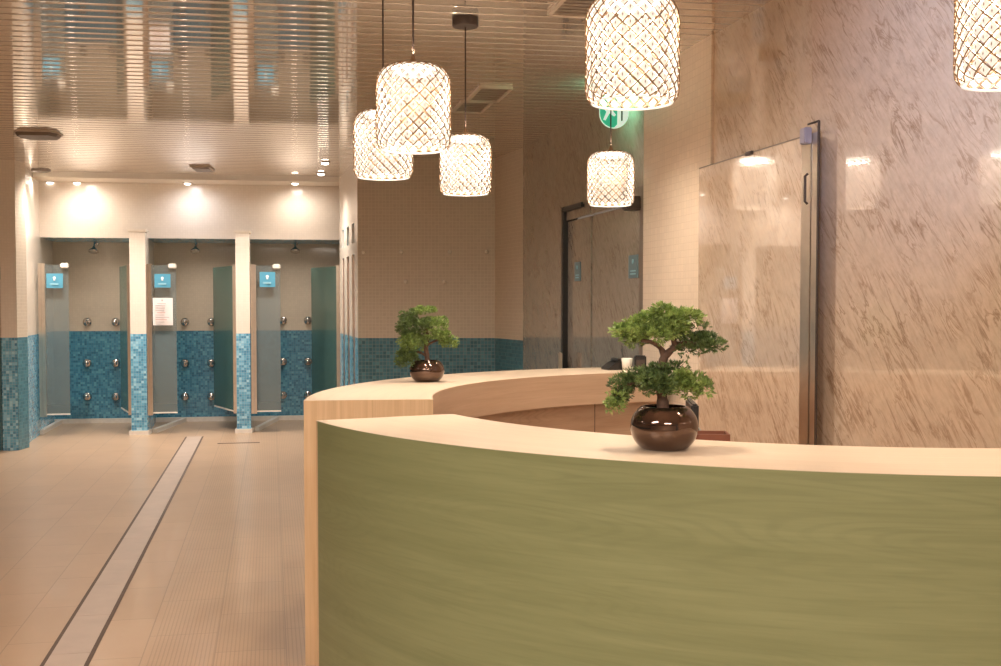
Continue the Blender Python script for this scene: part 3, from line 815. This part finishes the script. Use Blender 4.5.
def counter(a0, a1, end_at, label, joints):
    t = thing('reception_counter', label, 'counter', (0, 0, 0))
    n = 90
    e = .022 / RO
    ei, eo = (a0 + e, a1) if end_at == 0 else (a0, a1 - e)
    sharp(obj('countertop', ring_bm(RI + .004, RO - .0015, a0 + (.0015 if end_at == 0 else 0), a1 - (0 if end_at == 0 else .0015), HT - .03, HT, n), M['top'], t))
    sharp(obj('outer_panel', ring_bm(RO - .02, RO, ei, eo, 0.0, HT - .001, n), M['green'], t))
    sharp(obj('inner_fascia', ring_bm(RI, RI + .020, ei, eo, HT - .172, HT - .001, n), M['inner'], t))
    sharp(obj('inner_panel', ring_bm(RI + .10, RI + .12, ei, eo, 0.0, HT - .03, n), M['inner_low'], t))
    for ja in joints:
        p0, p1 = arc(RI + .099, ja), arc(RI + .104, ja)
        obj('panel_joint', wall_bm(p0, (p1[0], p1[1]), .02, HT - .172, .004), M['brown_dark'], t)
    ae = a0 if end_at == 0 else a1
    s = 1 if end_at == 0 else -1
    sharp(obj('end_panel', ring_bm(RI + .001, RO - .001, ae if s > 0 else ae - e, ae + e if s > 0 else ae, 0, HT - .001, 2), M['maple_end'], t))
    return t
D = math.radians
near = counter(D(206.3), D(294), 0, 'curved green stained counter section with pale wooden top in the foreground', [])
CX, CYY, RO, RI = 1.428, 4.852, 2.2526, 1.7199
far = counter(D(105.5), D(186.9), 1, 'far curved counter section with pale wooden top and wooden end panel', [D(119), D(150)])

CX, CYY, RO, RI = 1.372, 4.796, 2.234, 1.718
# low desk inside the near section, with the things on it
dk = thing('desk', 'low brown desk hidden inside the curved foreground counter', 'desk', (0, 0, 0))
sharp(obj('desktop', ring_bm(RI - .60, RI + .095, D(235), D(280), .72, .75, 30), M['desk'], dk))
for a in (236, 257, 279):
    sharp(obj('leg', ring_bm(RI - .55, RI + .05, D(a - .4), D(a + .4), 0, .72, 2), M['desk'], dk))
# monitor seen edge-on, letter box
DX = at(692, 405, 3.72)
mo = thing('monitor', 'black upright monitor seen edge on behind the foreground bonsai pot', 'monitor', (at(692, 405, 3.76).x, 3.76, .75), math.radians(85))
obj('screen', box_bm(0, 0, .31, .24, .025, .22, bevel=.006), M['black'], mo)
obj('neck', box_bm(0, .01, .11, .05, .03, .20, bevel=.005), M['black'], mo)
obj('foot', box_bm(0, .0, .008, .20, .14, .016, bevel=.005), M['black'], mo)
bm = tube_bm([(.05, -.02, .33), (-.02, -.045, .30), (-.08, -.06, .22), (-.12, -.08, .10), (-.10, -.10, .01)], .004, 6)
tag(obj('cable', bm, M['clip'], mo), 'thin white cable')
LX = at(711, 436, 3.56)
lb_ = thing('letter_box', 'reddish brown leather desk organiser peeping above the foreground counter', 'desk organiser', (LX.x, 3.56, .75), math.radians(-4))
hz = at(709, 432.5, 3.56).z - .75
bm = bmesh.new(); w = .10
for x, y, sx, sy in ((0, -.05, w, .008), (0, .05, w, .008), (-w / 2, 0, .008, .108), (w / 2, 0, .008, .108)): box_bm(x, y, hz / 2, sx, sy, hz, bm)
obj('box_walls', bm, M['tray_brown'], lb_); obj('box_base', box_bm(0, 0, .004, w, .1, .008), M['tray_brown'], lb_)

# small things at the wall end of the far counter
def on_top(px, py): 
    v = -(py - CY) / F; c, s = math.cos(PITCH), math.sin(PITCH)
    d = Vector((U(px), c + v * s, -s + v * c)); k = (HT - EYE) / d.z; return Vector((d.x * k, d.y * k, HT))
p = Vector((.70, 6.78, HT))
t = thing('telephone', 'black desk telephone at the wall end of the far counter', 'telephone', (at(612, 360, 6.72).x, 6.72, HT), .3)
bm = bmesh.new(); pr = [(-.045, 0), (.045, 0), (.045, .055), (.0, .045), (-.045, .012)]
A = [bm.verts.new((x, -.06, z)) for x, z in pr]; B = [bm.verts.new((x, .06, z)) for x, z in pr]
bm.faces.new(A); bm.faces.new(B)
for k in range(5): bm.faces.new((A[k], A[(k + 1) % 5], B[(k + 1) % 5], B[k]))
obj('body', bm, M['black'], t); obj('handset', box_bm(.025, 0, .060, .035, .12, .018, bevel=.008), M['black'], t)
x = at(640, 360, 6.62).x
t = thing('card_terminal', 'small black upright terminal beside the column on the far counter', 'card terminal', (x, 6.62, HT), 0)
obj('body', box_bm(0, 0, .045, .07, .05, .09, bevel=.006), M['black'], t); obj('keypad', box_bm(0, -.027, .04, .05, .006, .05), M['brown_dark'], t)
x = at(627, 360, 6.66).x
bm = bmesh.new(); lathe_bm([(.028, 0), (.033, .07), (.030, .072), (.026, .004)], 20, bm)
o = obj('cup', bm, M['clip'], None, True); o.location = (x, 6.66, HT); tag(o, 'white cup between the black telephone and the black terminal', 'cup')

# ------------------------------------------------------------------ pendants
PW_, PH = .135, .305
def prof_at(s):
    """shade outline, s 0 (bottom) .. 1 (top) -> radius, height"""
    P = [(.118, 0.0), (.129, .012), (.1345, .03), (.135, .055), (.135, .15), (.135, .235), (.131, .262), (.120, .285), (.100, .300), (.082, .305)]
    L = [0]
    for a, b in zip(P, P[1:]): L.append(L[-1] + math.hypot(b[0] - a[0], b[1] - a[1]))
    x = s * L[-1]
    for i in range(len(P) - 1):
        if x <= L[i + 1] + 1e-9:
            t = (x - L[i]) / (L[i + 1] - L[i]); a, b = P[i], P[i + 1]
            return a[0] + (b[0] - a[0]) * t, a[1] + (b[1] - a[1]) * t
    return P[-1]
def pendant():
    t = thing('pendant_lamp', 'x', 'pendant lamp')
    NW, ROWS = 20, 16.0
    bm = bmesh.new()
    for k in range(NW):
        for sg in (1, -1):
            pts = []
            for i in range(49):
                s = i / 48; r, z = prof_at(s); r += .0025; a = 2 * PI * k / NW + sg * s * ROWS * PI / NW
                pts.append((r * math.cos(a), r * math.sin(a), z))
            tube_bm(pts, .0020, 5, bm, cap=False)
    obj('wire_lattice', bm, M['gold'], t, True)
    bm = bmesh.new(); bs = bmesh.new()
    for row in range(1, int(ROWS)):
        s = row / ROWS
        r, z = prof_at(s); r2, z2 = prof_at(min(1, s + .01))
        for k in range(NW):
            a = 2 * PI * (k + (.5 if row % 2 == 0 else 0)) / NW
            tx = Vector((-math.sin(a), math.cos(a), 0)); nrm = Vector((math.cos(a), math.sin(a), 0))
            up = Vector(((r2 - r) * math.cos(a), (r2 - r) * math.sin(a), z2 - z)).normalized(); nn = tx.cross(up).normalized()
            c = Vector((r * math.cos(a), r * math.sin(a), z)) - nn * .004
            sc = r / .135
            A = .0148 * sc; Bv = .0155; dd = .006
            vs = [c + tx * A, c + up * Bv, c - tx * A, c - up * Bv, c + nn * dd, c - nn * dd]
            v = [bm.verts.new(q) for q in vs]
            e_ = c + nn * .0065; w_ = [bs.verts.new(q) for q in (e_ + tx * .0016, e_ + up * .006, e_ - tx * .0016, e_ - up * .006)]; bs.faces.new(w_)
            for i in range(4):
                bm.faces.new((v[i], v[(i + 1) % 4], v[4])); bm.faces.new((v[(i + 1) % 4], v[i], v[5]))
    obj('crystal_lining', bm, M['crystal'], t); obj('studs', bs, M['gold'], t)  # flat dark ticks added for the refraction in each crystal
    for s, rad, nm in ((0, .0035, 'lower_rim'), (1, .003, 'upper_rim')):
        bm = bmesh.new(); r, z = prof_at(s); tube_bm([(r * math.cos(2 * PI * k / 48), r * math.sin(2 * PI * k / 48), z) for k in range(48)], rad, 6, bm, closed=True)
        obj(nm, bm, M['crystal'], t, True)
    bm = bmesh.new(); lathe_bm([(.086, .300), (.086, .308), (.03, .312), (.012, .325), (.006, .345)], 32, bm)
    obj('top_plate', bm, M['gold'], t, True)
    bm = bmesh.new(); lathe_bm([(.080, .280), (.080, .296)], 32, bm)
    obj('light_panel', bm, M['led'], t)
    return t
PEND = [(632, 108, 94, 'largest fully visible pendant, lattice shade, above the foreground counter'),
        (413.5, 153.5, 78, 'pendant with lattice shade in the middle of the left cluster, in front of another shade'),
        (383.5, 180.5, 60, 'pendant partly hidden behind the larger one, leftmost of all the lattice shades'),
        (465.5, 196.5, 53, 'pendant whose round dark ceiling canopy shows, rightmost of the left cluster'),
        (610.5, 207.5, 49, 'smallest pendant, hanging in front of the marble doors near the exit sign'),
        (1009, 88, 104, 'pendant cut off by the right edge of the picture, over the marble')]
proto = pendant(); proto_kids = list(proto.children)
ZBOT = EYE + .545
for k, (px, py, w, lb) in enumerate(PEND):
    dy = HOR - py; Y = 1120 * .545 / dy * .5 + 1120 * .27 / w * .5
    q = at(px, py, Y)
    o = proto if k == 0 else bpy.data.objects.new('pendant_lamp', None)
    if k:
        COL.objects.link(o)
        for c_ in proto_kids:
            n2 = c_.copy(); COL.objects.link(n2); n2.parent = o
    zb = q.z + .014; SC = .955
    o.location = (q.x, q.y, zb); o.rotation_euler = (0, 0, k * .7)
    tag(o, lb, 'pendant lamp', 'crystal lattice pendants around the counter')
    top = (ZC - zb) / SC; o.scale = (SC, SC, SC)
    obj('cord', tube_bm([(0, 0, .34), (0, 0, top - .03)], .004, 8), M['cord'], o)
    bm = bmesh.new(); lathe_bm([(.010, top - .050), (.066, top - .048), (.070, top - .042), (.070, top - .001)], 32, bm)
    cn = obj('canopy', bm, M['brown_dark'], o, True); sharp(cn)
    spot('pendant_uplight', (q.x, q.y, zb + .33), (q.x, q.y, ZC), 11, (1, .84, .66), 165, 1, .01)
    area('pendant_light', (q.x, q.y, zb + .262), .13, 14, (1, .86, .68))

# ------------------------------------------------------------------ bonsais
def bonsai(label, base, ppm, origin_px, pads, trunks, dens, hpot, rpot, seed):
    """pads in picture pixels about the pot's foot; turned into metres with ppm"""
    rn = random.Random(seed)
    t = thing('bonsai', label, 'bonsai tree', base, 0)
    ox, oy = origin_px
    k = rpot
    prof_ = [(.55 * k, 0), (.68 * k, .03 * hpot), (.90 * k, .22 * hpot), (1.0 * k, .48 * hpot), (.96 * k, .72 * hpot), (.80 * k, .92 * hpot), (.66 * k, 1.0 * hpot), (.62 * k, .985 * hpot), (.70 * k, .90 * hpot), (.72 * k, .84 * hpot)]
    bm = bmesh.new()
    # smooth the outline
    pp = []
    for i in range(len(prof_) - 1):
        for j in range(4):
            s = j / 4; p0 = prof_[max(i - 1, 0)]; p1 = prof_[i]; p2 = prof_[i + 1]; p3 = prof_[min(i + 2, len(prof_) - 1)]
            def cr(a, b, c, d): return .5 * (2 * b + (c - a) * s + (2 * a - 5 * b + 4 * c - d) * s * s + (3 * b - a - 3 * c + d) * s ** 3)
            pp.append((cr(p0[0], p1[0], p2[0], p3[0]), max(0, cr(p0[1], p1[1], p2[1], p3[1]))))
    pp.append(prof_[-1])
    lathe_bm(pp, 56, bm); obj('pot', bm, M['pot'], t, True)
    bm = bmesh.new(); lathe_bm([(.70 * k, .86 * hpot), (.4 * k, .90 * hpot), (.05 * k, .92 * hpot)], 24, bm); obj('soil', bm, M['soil'], t, True)
    def P(x, y, d=0): return Vector(((x - ox) / ppm, d, (oy - y) / ppm))
    for i, (pts, r0, r1) in enumerate(trunks):
        q = [P(*p) for p in pts]
        # resample smoothly
        sm = []
        for a in range(len(q) - 1):
            for j in range(5):
                s = j / 5; p0 = q[max(a - 1, 0)]; p1 = q[a]; p2 = q[a + 1]; p3 = q[min(a + 2, len(q) - 1)]
                sm.append(.5 * (2 * p1 + (p2 - p0) * s + (2 * p0 - 5 * p1 + 4 * p2 - p3) * s * s + (3 * p1 - p0 - 3 * p2 + p3) * s ** 3))
        sm.append(q[-1])
        rs = [(r0 + (r1 - r0) * j / (len(sm) - 1)) * (1 + .12 * rn.uniform(-1, 1)) for j in range(len(sm))]
        obj('trunk' if i == 0 else 'branch', tube_bm(sm, rs, 10), M['bark'], t, True)
    for (x, y, rx, ry, d, dark) in pads:
        bm = bmesh.new(); c = P(x, y, d); RX, RZ_ = rx / ppm, ry / ppm; RY = RX * .75
        nt_ = int(dens * 2.6 * (RX * RZ_ * 4 + RX * RY * 2) * 1e4 / 10)
        lumps = [(Vector((rn.uniform(-.75, .75), rn.uniform(-.75, .75), rn.uniform(-.5, .55))), rn.uniform(.30, .48)) for _ in range(14)]
        for _ in range(nt_):
            lc, lr = rn.choice(lumps)
            d3 = Vector((rn.gauss(0, 1), rn.gauss(0, 1), rn.gauss(0, 1) + .35)).normalized()
            v = lc + d3 * lr * rn.uniform(.55, 1.0)
            pos = c + Vector((v.x * RX, v.y * RY, v.z * RZ_))
            out = (d3 + Vector((v.x * .6, v.y * .6, .45))).normalized()
            for b_ in range(5):
                dr_ = (out + Vector((rn.uniform(-.7, .7), rn.uniform(-.7, .7), rn.uniform(-.5, .6)))).normalized()
                L_ = rn.uniform(.007, .014); wd = rn.uniform(.0011, .0018)
                sd = dr_.cross(Vector((rn.uniform(-1, 1), rn.uniform(-1, 1), rn.uniform(-1, 1)))).normalized() * wd
                q0 = pos + dr_ * rn.uniform(0, .003); q1 = q0 + dr_ * L_ * .6; q2 = q0 + dr_ * L_
                vv = [bm.verts.new(z) for z in (q0 - sd * .5, q0 + sd * .5, q1 + sd, q2, q1 - sd)]
                bm.faces.new(vv)
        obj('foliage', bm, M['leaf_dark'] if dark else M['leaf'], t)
    return t
B1 = on_top(664, 449)
ppm1 = F / B1.y
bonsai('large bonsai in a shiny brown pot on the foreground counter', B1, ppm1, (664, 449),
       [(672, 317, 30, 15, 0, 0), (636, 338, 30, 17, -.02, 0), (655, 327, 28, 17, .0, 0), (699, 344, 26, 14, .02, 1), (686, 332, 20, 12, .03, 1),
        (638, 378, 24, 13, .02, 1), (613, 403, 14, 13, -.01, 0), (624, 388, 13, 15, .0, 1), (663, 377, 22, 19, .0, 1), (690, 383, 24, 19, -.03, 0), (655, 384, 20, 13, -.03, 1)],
       [([(663, 412), (662, 398, .0), (661, 384, .0), (662, 370, .005), (664, 358, .01), (672, 349, .01), (680, 344, .01)], .0175, .0085),
        ([(664, 360, .01), (662, 350, .01), (652, 342, -.01), (640, 340, -.02)], .010, .004), ([(676, 347, .01), (672, 336, .0), (672, 322, 0)], .009, .003),
        ([(680, 344, .01), (692, 343, .02), (708, 346, .02)], .008, .003), ([(661, 390), (645, 384, .01), (626, 384, 0), (614, 396, 0)], .008, .003),
        ([(661, 386), (675, 384, -.01), (692, 386, -.02)], .008, .003)], 13, .118, .0925, 3)
B2 = on_top(427, 381.5)
ppm2 = F / B2.y
bonsai('small bonsai in a shiny brown pot on the far counter', B2, ppm2, (427, 381.5),
       [(424, 311, 12, 6, 0, 0), (409, 318, 9, 9, -.02, 1), (419, 327, 15, 11, -.03, 1), (436, 323, 12, 9, .0, 0), (449, 342, 10, 7, .0, 0), (438, 335, 13, 7, -.02, 0),
        (407, 357, 14, 13, -.02, 1), (413, 343, 15, 10, -.03, 0), (416, 335, 14, 9, -.01, 1), (402, 329, 7, 8, 0, 1)],
       [([(428, 366), (427, 356), (426, 346), (428, 336), (424, 322)], .016, .007), ([(427, 356), (418, 352), (408, 355)], .008, .004), ([(427, 345), (438, 340), (448, 342)], .008, .003)], 13, .108, .089, 8)
